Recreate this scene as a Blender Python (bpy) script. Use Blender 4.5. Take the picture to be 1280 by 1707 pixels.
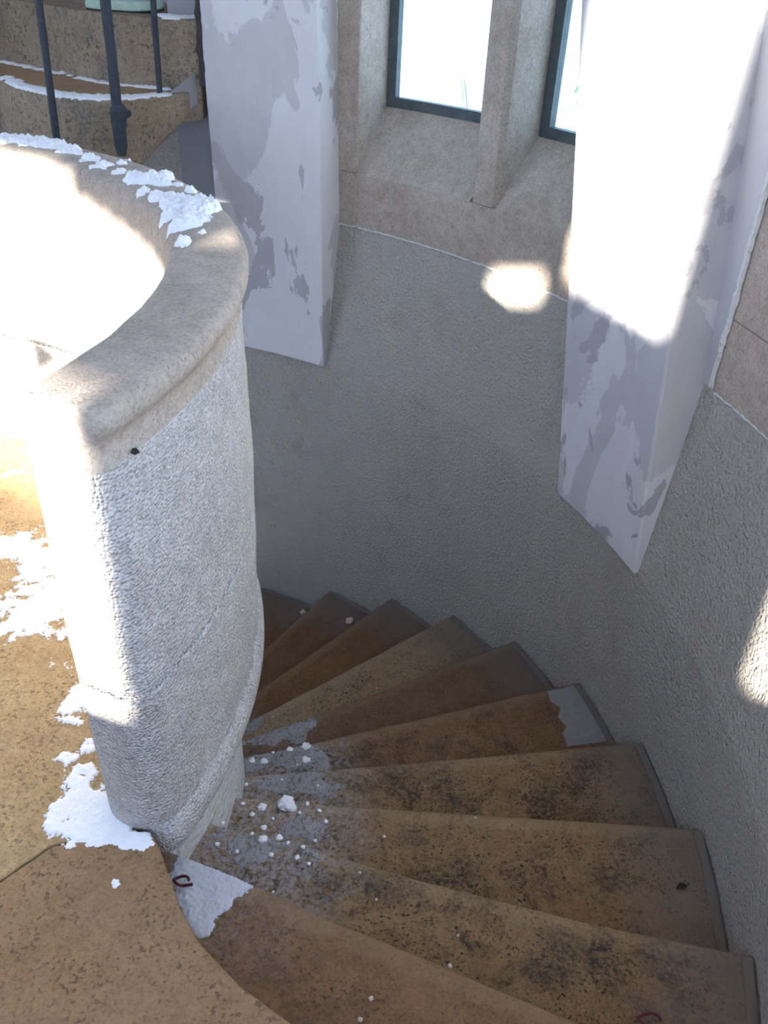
import bpy, bmesh, math, random
from math import sin, cos, radians as R, pi, hypot, atan2, degrees
from mathutils import Vector, Matrix, noise
random.seed(7)
for o in list(bpy.data.objects): bpy.data.objects.remove(o)
SC = bpy.context.scene
COL = SC.collection

# ------------------------------------------------------------------ camera
# shaft axis = world z axis; landing floor = z 0
PHI, FPX, ROLL = 0.5974423, 1438.32, 0.0516971
CAM = Vector((1.56765, -1.57991, 1.56432))
Fv = Vector((0, cos(PHI), -sin(PHI))); Uv = Vector((0, sin(PHI), cos(PHI))); Rv = Vector((1, 0, 0))
cX = cos(ROLL) * Rv + sin(ROLL) * Uv
cY = -sin(ROLL) * Rv + cos(ROLL) * Uv
cd = bpy.data.cameras.new('camera'); cam = bpy.data.objects.new('camera', cd); COL.objects.link(cam)
m = Matrix((cX, cY, -Fv)).transposed().to_4x4(); m.translation = CAM; cam.matrix_world = m
cd.sensor_fit = 'HORIZONTAL'; cd.sensor_width = 36.0; cd.lens = 36.0 * FPX / 1280; cd.clip_start = 0.02; cd.clip_end = 500
SC.camera = cam

# ------------------------------------------------------------------ light
w = bpy.data.worlds.new('world'); SC.world = w; w.use_nodes = True
nt = w.node_tree; nt.nodes.clear()
wo = nt.nodes.new('ShaderNodeOutputWorld'); bg = nt.nodes.new('ShaderNodeBackground')
tc = nt.nodes.new('ShaderNodeTexCoord'); sp = nt.nodes.new('ShaderNodeSeparateXYZ'); rp = nt.nodes.new('ShaderNodeValToRGB')
nt.links.new(tc.outputs['Generated'], sp.inputs[0]); nt.links.new(sp.outputs['Z'], rp.inputs[0])
rp.color_ramp.elements[0].position = 0.0; rp.color_ramp.elements[0].color = (0.58, 0.77, 1.0, 1)
rp.color_ramp.elements[1].position = 0.7; rp.color_ramp.elements[1].color = (0.44, 0.63, 1.0, 1)
nt.links.new(rp.outputs[0], bg.inputs[0]); bg.inputs[1].default_value = 4.6
nt.links.new(bg.outputs[0], wo.inputs[0])
SUN_AZ, SUN_EL = R(28), R(21)
toward = Vector((-sin(SUN_AZ) * cos(SUN_EL), -cos(SUN_AZ) * cos(SUN_EL), sin(SUN_EL)))
sd = bpy.data.lights.new('sun', 'SUN'); sd.energy = 34.0; sd.angle = R(1.3); sd.color = (1.0, 0.93, 0.82)
so = bpy.data.objects.new('sun', sd); COL.objects.link(so); so.location = toward * 30
so.rotation_euler = toward.to_track_quat('Z', 'Y').to_euler()
SC.view_settings.view_transform = 'Standard'; SC.view_settings.look = 'None'
SC.view_settings.exposure = 0.0; SC.view_settings.gamma = 1.0; SC.view_settings.use_curve_mapping = False

# ------------------------------------------------------------------ helpers
def ray(x, y):
    u = (x - 640) / FPX; v = (853.5 - y) / FPX
    return Fv + u * cX + v * cY
def atz(x, y, z):
    d = ray(x, y); return CAM + d * ((z - CAM.z) / d.z)
def P(r, a, z): return (r * cos(R(a)), r * sin(R(a)), z)

class MB:
    def __init__(s): s.v = []; s.f = []
    def add(s, vs, fs):
        n = len(s.v); s.v += [tuple(v) for v in vs]; s.f += [tuple(i + n for i in f) for f in fs]
    def grid(s, rows, closed=False):
        nr, nc = len(rows), len(rows[0]); fs = []
        for i in range(nr - 1):
            for j in range(nc if closed else nc - 1):
                k = (j + 1) % nc
                fs.append((i * nc + j, i * nc + k, (i + 1) * nc + k, (i + 1) * nc + j))
        s.add([p for r_ in rows for p in r_], fs)
    def cblock(s, r0, r1, a0, a1, z0, z1, step=3.0):
        """block in cylindrical coordinates; r0/r1 may be functions of z"""
        n = max(1, int(math.ceil(abs(a1 - a0) / step)))
        f0 = r0 if callable(r0) else (lambda z: r0); f1 = r1 if callable(r1) else (lambda z: r1)
        rows = []
        for i in range(n + 1):
            a = a0 + (a1 - a0) * i / n
            rows.append([P(f0(z0), a, z0), P(f1(z0), a, z0), P(f1(z1), a, z1), P(f0(z1), a, z1)])
        s.grid(rows, True)
        k = len(s.v)
        s.f.append((k - 4, k - 3, k - 2, k - 1)); k0 = k - 4 * (n + 1); s.f.append((k0 + 3, k0 + 2, k0 + 1, k0))
    def box(s, x0, x1, y0, y1, z0, z1):
        s.add([(x0, y0, z0), (x1, y0, z0), (x1, y1, z0), (x0, y1, z0), (x0, y0, z1), (x1, y0, z1), (x1, y1, z1), (x0, y1, z1)],
              [(0, 3, 2, 1), (4, 5, 6, 7), (0, 1, 5, 4), (1, 2, 6, 5), (2, 3, 7, 6), (3, 0, 4, 7)])
    def prism(s, poly, z0, z1):
        n = len(poly)
        s.add([(p[0], p[1], z0 if not callable(z0) else z0(p)) for p in poly] + [(p[0], p[1], z1) for p in poly],
              [tuple(range(n - 1, -1, -1)), tuple(range(n, 2 * n))] + [(i, (i + 1) % n, n + (i + 1) % n, n + i) for i in range(n)])
    def tube(s, pts, rad, n=10, cap=True):
        pts = [Vector(p) for p in pts]; rows = []
        for i, p in enumerate(pts):
            d = (pts[min(i + 1, len(pts) - 1)] - pts[max(i - 1, 0)]).normalized()
            a = d.cross(Vector((0.13, 0.97, 0.2))).normalized(); b = d.cross(a)
            rr = rad[i] if isinstance(rad, (list, tuple)) else rad
            rows.append([p + rr * (cos(2 * pi * j / n) * a + sin(2 * pi * j / n) * b) for j in range(n)])
        s.grid(rows, True)
        if cap:
            k = len(s.v); s.f.append(tuple(range(k - n, k))); k0 = k - n * len(pts); s.f.append(tuple(range(k0 + n - 1, k0 - 1, -1)))
    def build(s, name, mat, parent=None, smooth=False, bevel=0.0, seg=2, merge=True, uv=False, origin=None, angle=40):
        me = bpy.data.meshes.new(name)
        bm = bmesh.new()
        vs = [bm.verts.new(v) for v in s.v]
        for f in s.f:
            try: bm.faces.new([vs[i] for i in f])
            except ValueError: pass
        if merge: bmesh.ops.remove_doubles(bm, verts=bm.verts, dist=0.00005)
        bmesh.ops.recalc_face_normals(bm, faces=bm.faces)
        if uv:
            L = bm.loops.layers.uv.new('polar')
            for f in bm.faces:
                for l in f.loops:
                    c = l.vert.co; l[L].uv = uv(c)
        if origin is not None: bmesh.ops.translate(bm, verts=bm.verts, vec=-Vector(origin))
        bm.to_mesh(me); bm.free()
        if smooth:
            for p in me.polygons: p.use_smooth = True
        me.materials.append(mat)
        o = bpy.data.objects.new(name, me); COL.objects.link(o)
        if origin is not None: o.location = origin
        if parent is not None:
            o.parent = parent
            o.location = (Vector(origin) if origin is not None else Vector((0, 0, 0))) - parent.location
        if bevel > 0:
            b = o.modifiers.new('bevel', 'BEVEL'); b.width = bevel; b.segments = seg; b.limit_method = 'ANGLE'; b.angle_limit = R(angle)
        return o
def tag(o, label=None, cat=None, group=None, kind=None):
    if label: o['label'] = label
    if cat: o['category'] = cat
    if group: o['group'] = group
    if kind: o['kind'] = kind
    return o
def empty(name, loc=(0, 0, 0)):
    o = bpy.data.objects.new(name, None); o.location = loc; o.empty_display_size = 0.1; COL.objects.link(o); return o

# ------------------------------------------------------------------ materials
def N(nt, t, **kw):
    n = nt.nodes.new(t)
    for k, v in kw.items():
        if k.startswith('i_'): n.inputs[k[2:].replace('_', ' ')].default_value = v
        else: setattr(n, k, v)
    return n
def ramp(nt, src, stops, interp='LINEAR'):
    r_ = nt.nodes.new('ShaderNodeValToRGB'); cr = r_.color_ramp; cr.interpolation = interp
    while len(cr.elements) > 1: cr.elements.remove(cr.elements[-1])
    cr.elements[0].position = stops[0][0]; cr.elements[0].color = c4(stops[0][1])
    for p, c in stops[1:]:
        e = cr.elements.new(p); e.color = c4(c)
    nt.links.new(src, r_.inputs[0]); return r_.outputs[0]
def c4(c):
    if isinstance(c, (int, float)): return (c, c, c, 1)
    return (c[0], c[1], c[2], 1)
def mixc(nt, fac, a, b, mode='MIX'):
    n = nt.nodes.new('ShaderNodeMix'); n.data_type = 'RGBA'; n.blend_type = mode
    for sock, val in ((n.inputs[0], fac), (n.inputs[6], a), (n.inputs[7], b)):
        if hasattr(val, 'links'): nt.links.new(val, sock)
        elif sock.name == 'Factor': sock.default_value = val
        else: sock.default_value = c4(val)
    return n.outputs[2]
def math_(nt, op, a, b=0.0, c=None):
    n = nt.nodes.new('ShaderNodeMath'); n.operation = op
    for i, v in enumerate((a, b) if c is None else (a, b, c)):
        if hasattr(v, 'links'): nt.links.new(v, n.inputs[i])
        else: n.inputs[i].default_value = v
    return n.outputs[0]
def noi(nt, vec, scale, detail=3.0, rough=0.55, dist=0.0):
    n = N(nt, 'ShaderNodeTexNoise'); n.inputs['Scale'].default_value = scale; n.inputs['Detail'].default_value = detail
    n.inputs['Roughness'].default_value = rough; n.inputs['Distortion'].default_value = dist
    nt.links.new(vec, n.inputs['Vector']); return n.outputs['Fac']
def vor(nt, vec, scale, rand=1.0):
    n = N(nt, 'ShaderNodeTexVoronoi'); n.inputs['Scale'].default_value = scale; n.inputs['Randomness'].default_value = rand
    nt.links.new(vec, n.inputs['Vector']); return n.outputs['Distance']
def base_mat(name, rough=0.9):
    m_ = bpy.data.materials.new(name); m_.use_nodes = True; t = m_.node_tree; b = t.nodes['Principled BSDF']
    b.inputs['Roughness'].default_value = rough; b.inputs['Specular IOR Level'].default_value = 0.25
    co = N(t, 'ShaderNodeTexCoord').outputs['Object']
    return m_, t, b, co
def bump(t, b, h, strength, dist):
    n = N(t, 'ShaderNodeBump'); n.inputs['Strength'].default_value = strength; n.inputs['Distance'].default_value = dist
    t.links.new(h, n.inputs['Height']); t.links.new(n.outputs[0], b.inputs['Normal'])
def plain(name, col, rough=0.6, metal=0.0, nscale=30, var=0.25, bs=0.3, bd=0.002):
    m_, t, b, co = base_mat(name, rough); b.inputs['Metallic'].default_value = metal
    n = noi(t, co, nscale, 4)
    t.links.new(mixc(t, n, [x * (1 - var) for x in col], [min(1, x * (1 + var)) for x in col]), b.inputs['Base Color'])
    bump(t, b, n, bs, bd); return m_

def stone(name, a, b_, pit=(0.10, 0.08, 0.06), pits=0.5, pitscale=90, stain=None, stain_amt=0.0, stain_scale=5, bs=0.5, bd=0.004, coarse=0.4, seed=0.0, wear=None):
    m_, t, bs_, co = base_mat(name, 0.92)
    mp = N(t, 'ShaderNodeMapping'); mp.inputs['Location'].default_value = (seed * 3.1, seed * 1.7, seed); t.links.new(co, mp.inputs[0]); v = mp.outputs[0]
    big = noi(t, v, 4.0, 4, 0.6); mid = noi(t, v, 26, 4, 0.65); fine = noi(t, v, 170, 2, 0.6)
    col = mixc(t, ramp(t, big, [(0.35, 0), (0.65, 1)]), a, b_)
    col = mixc(t, 0.35, col, ramp(t, mid, [(0.3, [x * 0.7 for x in a]), (0.7, [min(1, x * 1.25) for x in b_])]))
    grain = ramp(t, noi(t, v, 130, 5, 0.8), [(0.30, 0.55), (0.5, 1.0), (0.70, 1.25)])
    col = mixc(t, 0.75, col, grain, 'MULTIPLY')
    pm = ramp(t, noi(t, v, pitscale * 1.5, 3, 0.6, 0.2), [(0.36, 1), (0.43, 0)])
    cl = ramp(t, noi(t, v, 9, 4, 0.7), [(0.42, 0.2), (0.56, 1)])
    pf = math_(t, 'MULTIPLY', pm, cl); pf = math_(t, 'MULTIPLY', pf, pits * 1.6); 
    n = N(t, 'ShaderNodeClamp'); t.links.new(pf, n.inputs[0]); pf = n.outputs[0]
    col = mixc(t, pf, col, pit)
    if stain is not None:
        sm = ramp(t, noi(t, v, stain_scale, 6, 0.75, 0.4), [(0.50, 0), (0.60, 1)])
        gr = ramp(t, noi(t, v, 75, 3, 0.6), [(0.42, 0.25), (0.55, 1)])
        col = mixc(t, math_(t, 'MULTIPLY', math_(t, 'MULTIPLY', sm, gr), stain_amt), col, stain)
    hh = math_(t, 'ADD', math_(t, 'MULTIPLY', mid, coarse), math_(t, 'MULTIPLY', fine, 0.5))
    hh = math_(t, 'SUBTRACT', hh, math_(t, 'MULTIPLY', pf, 0.5))
    bump(t, bs_, hh, bs, bd)
    t.links.new(col, bs_.inputs['Base Color'])
    return m_

def tooled(name, a, b_, **kw):
    m_ = stone(name, a, b_, **kw)
    t = m_.node_tree; b = t.nodes['Principled BSDF']; bn = b.inputs['Normal'].links[0].from_node; h = bn.inputs['Height'].links[0].from_socket
    co = N(t, 'ShaderNodeTexCoord').outputs['Object']
    v = vor(t, co, 150, .7); n_ = noi(t, co, 45, 3)
    t.links.new(math_(t, 'ADD', math_(t, 'MULTIPLY', h, .6), math_(t, 'ADD', math_(t, 'MULTIPLY', v, -1.0), n_)), bn.inputs['Height'])
    return m_
def tread_mat(name, a, b_, seed, mould, grey_out=2.30, frost=0.0, pits=0.5, dark=(0.075, 0.055, 0.04), spots=()):
    a = [x * y for x, y in zip(a, (.58, .50, .40))]; b_ = [x * y for x, y in zip(b_, (.62, .54, .44))]; dark = [x * .55 for x in dark]
    m_ = stone(name, a, b_, pit=dark, pits=pits, pitscale=80, stain=dark, stain_amt=mould, stain_scale=4.5, bs=0.6, bd=0.005, seed=seed)
    t = m_.node_tree; b = t.nodes['Principled BSDF']
    src = b.inputs['Base Color'].links[0].from_socket
    uv = N(t, 'ShaderNodeUVMap'); uv.uv_map = 'polar'
    s = N(t, 'ShaderNodeSeparateXYZ'); t.links.new(uv.outputs[0], s.inputs[0]); rr = s.outputs[0]
    n1 = noi(t, uv.outputs[0], 14, 5, 0.65)
    g = math_(t, 'ADD', rr, math_(t, 'MULTIPLY', math_(t, 'SUBTRACT', n1, 0.5), 0.35))
    dist = math_(t, 'SUBTRACT', s.outputs[1], round(seed / 2.3))
    band = ramp(t, math_(t, 'ADD', math_(t, 'MULTIPLY', dist, 14), math_(t, 'MULTIPLY', math_(t, 'SUBTRACT', noi(t, uv.outputs[0], 20, 4), .5), .9)), [(0.0, .38), (0.5, .28), (0.75, 0)])
    src = mixc(t, band, src, mixc(t, .5, b_, (.36, .28, .18)))
    for (sr, sdst, rad, sc, amt) in spots:      # mould and wear patches at their own places
        dx = math_(t, 'SUBTRACT', rr, sr); dy = math_(t, 'SUBTRACT', dist, sdst)
        dd = math_(t, 'SQRT', math_(t, 'ADD', math_(t, 'MULTIPLY', dx, dx), math_(t, 'MULTIPLY', math_(t, 'MULTIPLY', dy, dy), 2.0)))
        f_ = math_(t, 'SUBTRACT', 1.0, math_(t, 'DIVIDE', dd, rad))
        f_ = math_(t, 'ADD', f_, math_(t, 'MULTIPLY', math_(t, 'SUBTRACT', noi(t, uv.outputs[0], 28, 7, .8), .5), 2.6))
        gr_ = ramp(t, noi(t, uv.outputs[0], 95, 4, .75), [(0.40, .15), (0.56, 1)])
        src = mixc(t, math_(t, 'MULTIPLY', math_(t, 'MULTIPLY', ramp(t, f_, [(0.15, 0), (0.85, 1)]), gr_), amt), src, sc)
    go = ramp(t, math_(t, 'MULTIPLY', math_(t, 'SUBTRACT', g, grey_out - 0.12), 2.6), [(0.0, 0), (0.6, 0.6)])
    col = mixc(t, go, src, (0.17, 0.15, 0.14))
    if frost > 0:
        gi = ramp(t, math_(t, 'MULTIPLY', math_(t, 'SUBTRACT', 1.62, g), 2.6), [(0.0, 0), (0.5, 1)])
        sp_ = ramp(t, noi(t, uv.outputs[0], 60, 4, 0.7), [(0.40, 0), (0.58, 1)])
        col = mixc(t, math_(t, 'MULTIPLY', math_(t, 'MULTIPLY', gi, sp_), frost), col, (0.42, 0.42, 0.44))
    t.links.new(col, b.inputs['Base Color'])
    return m_

def stucco(name, a, b_, scale=70, bs=0.9, bd=0.006, tint=None):
    m_, t, b, co = base_mat(name, 0.95)
    f = noi(t, co, scale, 3, 0.55, 0.2); v = vor(t, co, scale * 1.1)
    g = noi(t, co, 2.2, 4, 0.6)
    col = mixc(t, g, a, b_)
    if tint: col = mixc(t, ramp(t, noi(t, co, 3.3, 5, 0.7), [(0.55, 0), (0.75, 0.5)]), col, tint)
    t.links.new(col, b.inputs['Base Color'])
    bump(t, b, math_(t, 'ADD', math_(t, 'MULTIPLY', f, 1.0), math_(t, 'MULTIPLY', v, -0.35)), bs, bd)
    return m_
def peeling(name, a, b_, c_, scale=3.0, seed=0.0):
    m_, t, b, co = base_mat(name, 0.85)
    mp = N(t, 'ShaderNodeMapping'); mp.inputs['Location'].default_value = (seed, seed * 2, seed * .5); mp.inputs['Scale'].default_value = (1, 1, 0.55); t.links.new(co, mp.inputs[0]); v = mp.outputs[0]
    n1 = noi(t, v, scale, 7, 0.55, 0.5); n2 = noi(t, v, scale * 1.6, 7, 0.6, 0.8)
    m1 = ramp(t, n1, [(0.0, 0), (0.50, 0), (0.512, 1)]); m2 = ramp(t, n2, [(0.0, 0), (0.57, 0), (0.58, 1)])
    cl = noi(t, v, 12, 4)
    col = mixc(t, m1, a, b_); col = mixc(t, m2, col, c_); col = mixc(t, 0.12, col, cl)
    t.links.new(col, b.inputs['Base Color'])
    h = math_(t, 'ADD', math_(t, 'MULTIPLY', m1, 0.5), math_(t, 'MULTIPLY', m2, -0.4)); h = math_(t, 'ADD', h, math_(t, 'MULTIPLY', cl, 0.5))
    bump(t, b, h, 0.5, 0.003)
    return m_

M = {}
M['stucco'] = stucco('grey stucco', (0.45, 0.42, 0.375), (0.55, 0.515, 0.465), 80, 1.0, 0.017, tint=(0.36, 0.31, 0.26))
M['plaster'] = stucco('smooth plaster', (0.55, 0.54, 0.56), (0.66, 0.65, 0.67), 30, 0.3, 0.003)
M['pil1'] = peeling('peeling plaster lilac', (0.60, 0.585, 0.61), (0.76, 0.75, 0.77), (0.48, 0.465, 0.48), 2.6, 1.3)
M['pil2'] = peeling('peeling plaster white', (0.57, 0.56, 0.59), (0.72, 0.715, 0.74), (0.43, 0.42, 0.46), 3.0, 6.1)
M['frame_stone'] = stone('window sandstone', (0.42, 0.35, 0.29), (0.52, 0.45, 0.385), pit=(0.28, 0.23, 0.18), pits=0.35, pitscale=60, stain=(0.30, 0.24, 0.17), stain_amt=0.35, stain_scale=3, bs=0.5, bd=0.004)
M['parapet'] = tooled('parapet stone', (0.54, 0.52, 0.50), (0.64, 0.62, 0.60), pit=(0.30, 0.26, 0.22), pits=0.3, pitscale=70, bs=1.0, bd=0.006, coarse=0.3, seed=2)
M['coping'] = stone('coping stone', (0.40, 0.335, 0.28), (0.48, 0.415, 0.355), pit=(0.25, 0.20, 0.16), pits=0.35, pitscale=120, bs=0.7, bd=0.004, seed=4)
M['floor'] = stone('landing stone', (0.255, 0.155, 0.078), (0.32, 0.205, 0.112), pit=(0.14, 0.09, 0.055), pits=0.6, pitscale=75, stain=(0.20, 0.14, 0.09), stain_amt=0.5, stain_scale=8, bs=0.7, bd=0.005, seed=1)
M['floor2'] = stone('landing stone ochre', (0.40, 0.27, 0.13), (0.46, 0.33, 0.18), pit=(0.22, 0.15, 0.09), pits=0.5, pitscale=60, stain=(0.30, 0.2, 0.11), stain_amt=0.5, stain_scale=7, bs=0.9, bd=0.007, seed=9)
M['grey'] = stucco('grey cement', (0.14, 0.12, 0.10), (0.18, 0.16, 0.14), 60, 0.5, 0.004)
M['newel'] = stucco('white rough plaster', (0.66, 0.66, 0.65), (0.78, 0.78, 0.76), 45, 1.0, 0.012)
M['joint'] = plain('joint mortar', (.22, .20, .18), .95, 0, 60, .3)
M['iron'] = plain('dark iron', (0.05, 0.06, 0.075), 0.6, 0.3, 60, 0.5, 0.6, 0.003)
M['lead'] = plain('grey green metal', (0.11, 0.135, 0.14), 0.5, 0.3, 25, 0.4, 0.4, 0.003)
M['step_block'] = stone('weathered step block', (0.27, 0.20, 0.135), (0.36, 0.29, 0.21), pit=(0.12, 0.09, 0.065), pits=0.6, pitscale=45, stain=(0.15, 0.13, 0.12), stain_amt=0.75, stain_scale=5, bs=0.7, bd=0.006, seed=12)
M['block_top'] = stone('worn brown tread', (0.33, 0.21, 0.12), (0.38, 0.26, 0.15), pits=0.2, seed=3)
M['soffit'] = stucco('dark grey render', (0.30, 0.30, 0.32), (0.36, 0.36, 0.38), 60, 0.4, 0.004)
M['leaf'] = plain('dark dry leaf', (0.05, 0.035, 0.03), 0.7)
M['red_leaf'] = plain('dark red twig', (0.10, 0.02, 0.025), 0.6)
M['crumb'] = plain('pale stone chip', (0.6, 0.5, 0.4), 0.9)
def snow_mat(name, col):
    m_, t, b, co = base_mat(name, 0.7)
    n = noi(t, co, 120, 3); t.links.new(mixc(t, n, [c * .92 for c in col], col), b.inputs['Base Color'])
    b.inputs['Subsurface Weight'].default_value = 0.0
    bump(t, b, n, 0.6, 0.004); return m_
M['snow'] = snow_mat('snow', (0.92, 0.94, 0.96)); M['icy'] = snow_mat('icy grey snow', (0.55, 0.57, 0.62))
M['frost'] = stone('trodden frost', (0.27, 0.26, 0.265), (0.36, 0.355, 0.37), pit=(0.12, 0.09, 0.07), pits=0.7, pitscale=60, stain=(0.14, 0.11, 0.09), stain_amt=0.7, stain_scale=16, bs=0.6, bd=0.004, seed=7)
M['outside_snow'] = snow_mat('outdoor snow', (0.50, 0.56, 0.66))
M['conifer'] = plain('frosted conifer green', (0.16, 0.24, 0.17), 0.9, 0, 3, 0.6)
M['bark'] = plain('bark brown', (0.12, 0.08, 0.05), 0.9)
M['shoe'] = plain('pale green rubber', (0.42, 0.55, 0.45), 0.6)
M['shoe2'] = plain('grey shoe fabric', (0.33, 0.38, 0.38), 0.9)
M['dark'] = plain('black rubber', (0.03, 0.03, 0.03), 0.7)
g = bpy.data.materials.new('window glass'); g.use_nodes = True; t = g.node_tree; t.nodes.clear()
o_ = N(t, 'ShaderNodeOutputMaterial'); tr = N(t, 'ShaderNodeBsdfTransparent'); gl = N(t, 'ShaderNodeBsdfGlossy'); gl.inputs['Roughness'].default_value = 0.15
tr.inputs[0].default_value = (0.90, 0.96, 0.95, 1); mx = N(t, 'ShaderNodeMixShader'); mx.inputs[0].default_value = 0.08
t.links.new(tr.outputs[0], mx.inputs[1]); t.links.new(gl.outputs[0], mx.inputs[2]); t.links.new(mx.outputs[0], o_.inputs[0]); M['glass'] = g

# ------------------------------------------------------------------ shaft wall
RW, RU, ZS, ZB = 2.512, 2.64, 0.465, -0.17
def rw(z):
    if z <= ZB: return RW
    if z >= ZS: return RU
    return RW + (RU - RW) * (z - ZB) / (ZS - ZB)
TOP = 4.0
def wall(name, spans, mat):
    """spans: list of (a0,a1,z0,z1); each built as solid curved masonry with face r=rw(z)"""
    mb = MB()
    for a0, a1, z0, z1, th in spans:
        zs = sorted({z0, z1} | {z for z in (ZB, ZS) if z0 < z < z1})
        for za, zb in zip(zs, zs[1:]):
            mb.cblock(rw, lambda z: RU + th, a0, a1, za, zb, 2.0)
    o = mb.build(name, mat); o['kind'] = 'structure'; return o
def span_holes(a0, a1, z0, z1, holes, th):
    """split a wall rectangle into cells, leaving the holes out"""
    As = sorted({a0, a1} | {a for h in holes for a in h[:2] if a0 < a < a1}); Zs = sorted({z0, z1} | {z for h in holes for z in h[2:4] if z0 < z < z1})
    out = []
    for x0, x1 in zip(As, As[1:]):
        for y0, y1 in zip(Zs, Zs[1:]):
            mx_, my_ = (x0 + x1) / 2, (y0 + y1) / 2
            if any(h[0] < mx_ < h[1] and h[2] < my_ < h[3] for h in holes): continue
            out.append((x0, x1, y0, y1, th))
    return out
# stucco lower wall all round (open to the neighbouring shaft above the far flight)
wall('wall_lower', [(-180, 70.5, -3.4, ZS, 0.30), (70.5, 78, -3.4, -.2, .30), (78, 100, -3.4, 0.94, 0.30), (100, 125, -3.4, 0.62, 0.30), (125, 180, -3.4, 0.25, 0.30)], M['stucco'])
wall('wall_north', [(70.5, 78, -.2, TOP, 0.29)], M['soffit'])  # wall section beside the far flight takes the soffit's darker grey
wall('wall_east', [(60.8, 70.5, ZS, TOP, 0.30), (16.9, 33.6, ZS, TOP, 0.30), (-31, -14, ZS, TOP, 0.30)]
     + span_holes(16.9, 60.8, 2.35, TOP, [], .30) + span_holes(-14, 16.9, 2.75, TOP, [], .30), M['plaster'])
def head_z(a):      # head heights of unseen south openings, shaped to place sun and shade
    pts = [(-135, 2.43), (-116, 2.43), (-114, 2.34), (-106, 2.235), (-98, 2.10), (-93.5, 1.975), (-89, 1.95)]
    for (a0, z0), (a1, z1) in zip(pts, pts[1:]):
        if a <= a1: return z0 + (z1 - z0) * (a - a0) / (a1 - a0)
    return pts[-1][1]
SOUTH_HOLES = [(-63.4, -33, 0.985, 2.6), (-98.8, -92.9, 2.25, 2.375),  # the narrow slit is added for the sun spot under the window sill
               ]
for i in range(6):
    SOUTH_HOLES.append((-90.7 + i * 2.1, -88.6 + i * 2.1, 2.32 - .045 * i, 3.7))  # stepped sills shaped to place the sun patch on the pilaster
for i in range(22):
    a_ = -134.5 + i * 2.0
    SOUTH_HOLES.append((a_, a_ + 2.0, 1.28 if a_ > -100 else 1.34, head_z(a_ + 1.0)))
wall('wall_south', span_holes(-180, -31, ZS, TOP, SOUTH_HOLES, 0.07), M['plaster'])
wall('wall_west', span_holes(125, 180, 0.25, TOP, [(136, 176, 1.1, 3.6)], 0.07), M['plaster'])  # unseen west opening, added for skylight on the right-hand wall
mb = MB(); mb.cblock(3.75, 4.0, 70, 133, 0.25, TOP, 3); mb.cblock(2.62, 4.0, 125, 127, 0.25, TOP, 3); mb.cblock(2.9, 4.0, 71, 73, 0.25, TOP, 3); mb.cblock(2.7, 4.0, 70, 130, 0.15, 0.26)
o = mb.build('wall_back', M['plaster']); o['kind'] = 'structure'
mb = MB(); mb.cblock(0.0, 4.1, -180, 180, TOP, TOP + 0.2, 6); o = mb.build('ceiling', M['plaster']); o['kind'] = 'structure'
# thin plaster lip where the stucco meets the window stone
# ------------------------------------------------------------------ window bays
def bay(n, a0, a1, am, lights, ztop, sillz=0.465):
    root = empty('window_%d' % n, P(RU, am, sillz)); root['kind'] = 'structure'
    # apron below and flush with the stone, and jambs at both sides
    mb = MB()
    def ragged(a): return sillz - 0.004 + 0.012 * noise.noise(Vector((a * 0.9, n, 3))) 
    rows = []
    K = int((a1 - a0) / 0.5)
    for i in range(K + 1):
        a = a0 + (a1 - a0) * i / K; z = ragged(a)
        rows.append([P(RU + .3, a, z), P(RU - .006, a, z), P(RU - .006, a, 0.685), P(RU + .3, a, 0.685)])
    mb.grid(rows, True); mb.f.append((0, 1, 2, 3)); k = len(mb.v); mb.f.append((k - 4, k - 3, k - 2, k - 1))
    mb.build('apron', M['frame_stone'], root)
    for (l0, l1) in lights:
        s_ = MB(); rows = []
        for i in range(13):
            a = l0 + (l1 - l0) * i / 12
            rows.append([P(RU + .3, a, 0.685), P(RU - .006, a, 0.685), P(RU + .012, a, 0.700), P(2.845, a, 0.925), P(2.94, a, 0.93)])
        s_.grid(rows, True); k = len(s_.v); s_.f.append(tuple(range(k - 5, k))); s_.f.append((0, 1, 2, 3, 4))
        s_.build('sloping_sill', M['frame_stone'], root)
    edges = [a0] + [x for l in lights for x in l] + [a1]
    for i in range(0, len(edges), 2):
        e0, e1 = edges[i], edges[i + 1]
        if e1 - e0 < 0.3: continue
        j = MB(); nm = 'mullion' if 0 < i < len(edges) - 2 else 'jamb'
        if nm == 'mullion':
            c0, c1 = e0 + 0.35, e1 - 0.35
            rows = []
            for z in (0.685, ztop): rows.append([P(RU - .006, c0, z), P(RU - .006, c1, z), P(RU + .02, e1, z), P(2.94, e1, z), P(2.94, e0, z), P(RU + .02, e0, z)])
            j.grid(rows, True); j.f.append(tuple(range(5, -1, -1))); j.f.append(tuple(range(6, 12)))
        else:
            j.cblock(RU - .006, 2.94, e0, e1, 0.685, ztop, 1.0)
        j.build(nm, M['frame_stone'], root, bevel=0.006)
    hd = MB(); hd.cblock(RU - .006, 2.94, a0, a1, ztop, ztop + .12, 2); hd.build('lintel', M['frame_stone'], root)
    for (l0, l1) in lights:
        f = MB(); r0, r1 = 2.842, 2.875; wd = 0.9
        f.cblock(r0, r1, l0, l1, 0.925, 0.965, 1); f.cblock(r0, r1, l0, l1, ztop - .04, ztop, 1)
        f.cblock(r0, r1, l0, l0 + wd, 0.965, ztop - .04, 1); f.cblock(r0, r1, l1 - wd, l1, 0.965, ztop - .04, 1)
        fo = f.build('window_frame', M['lead'], root, bevel=0.005)
        gp = MB(); gp.cblock(2.856, 2.860, l0 + wd, l1 - wd, 0.965, ztop - .04, 1)
        go = gp.build('pane', M['glass'], fo, origin=None)
        go.location = -(root.location)
        go.location = Vector((0, 0, 0)) - fo.location - root.location
    return root
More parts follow.
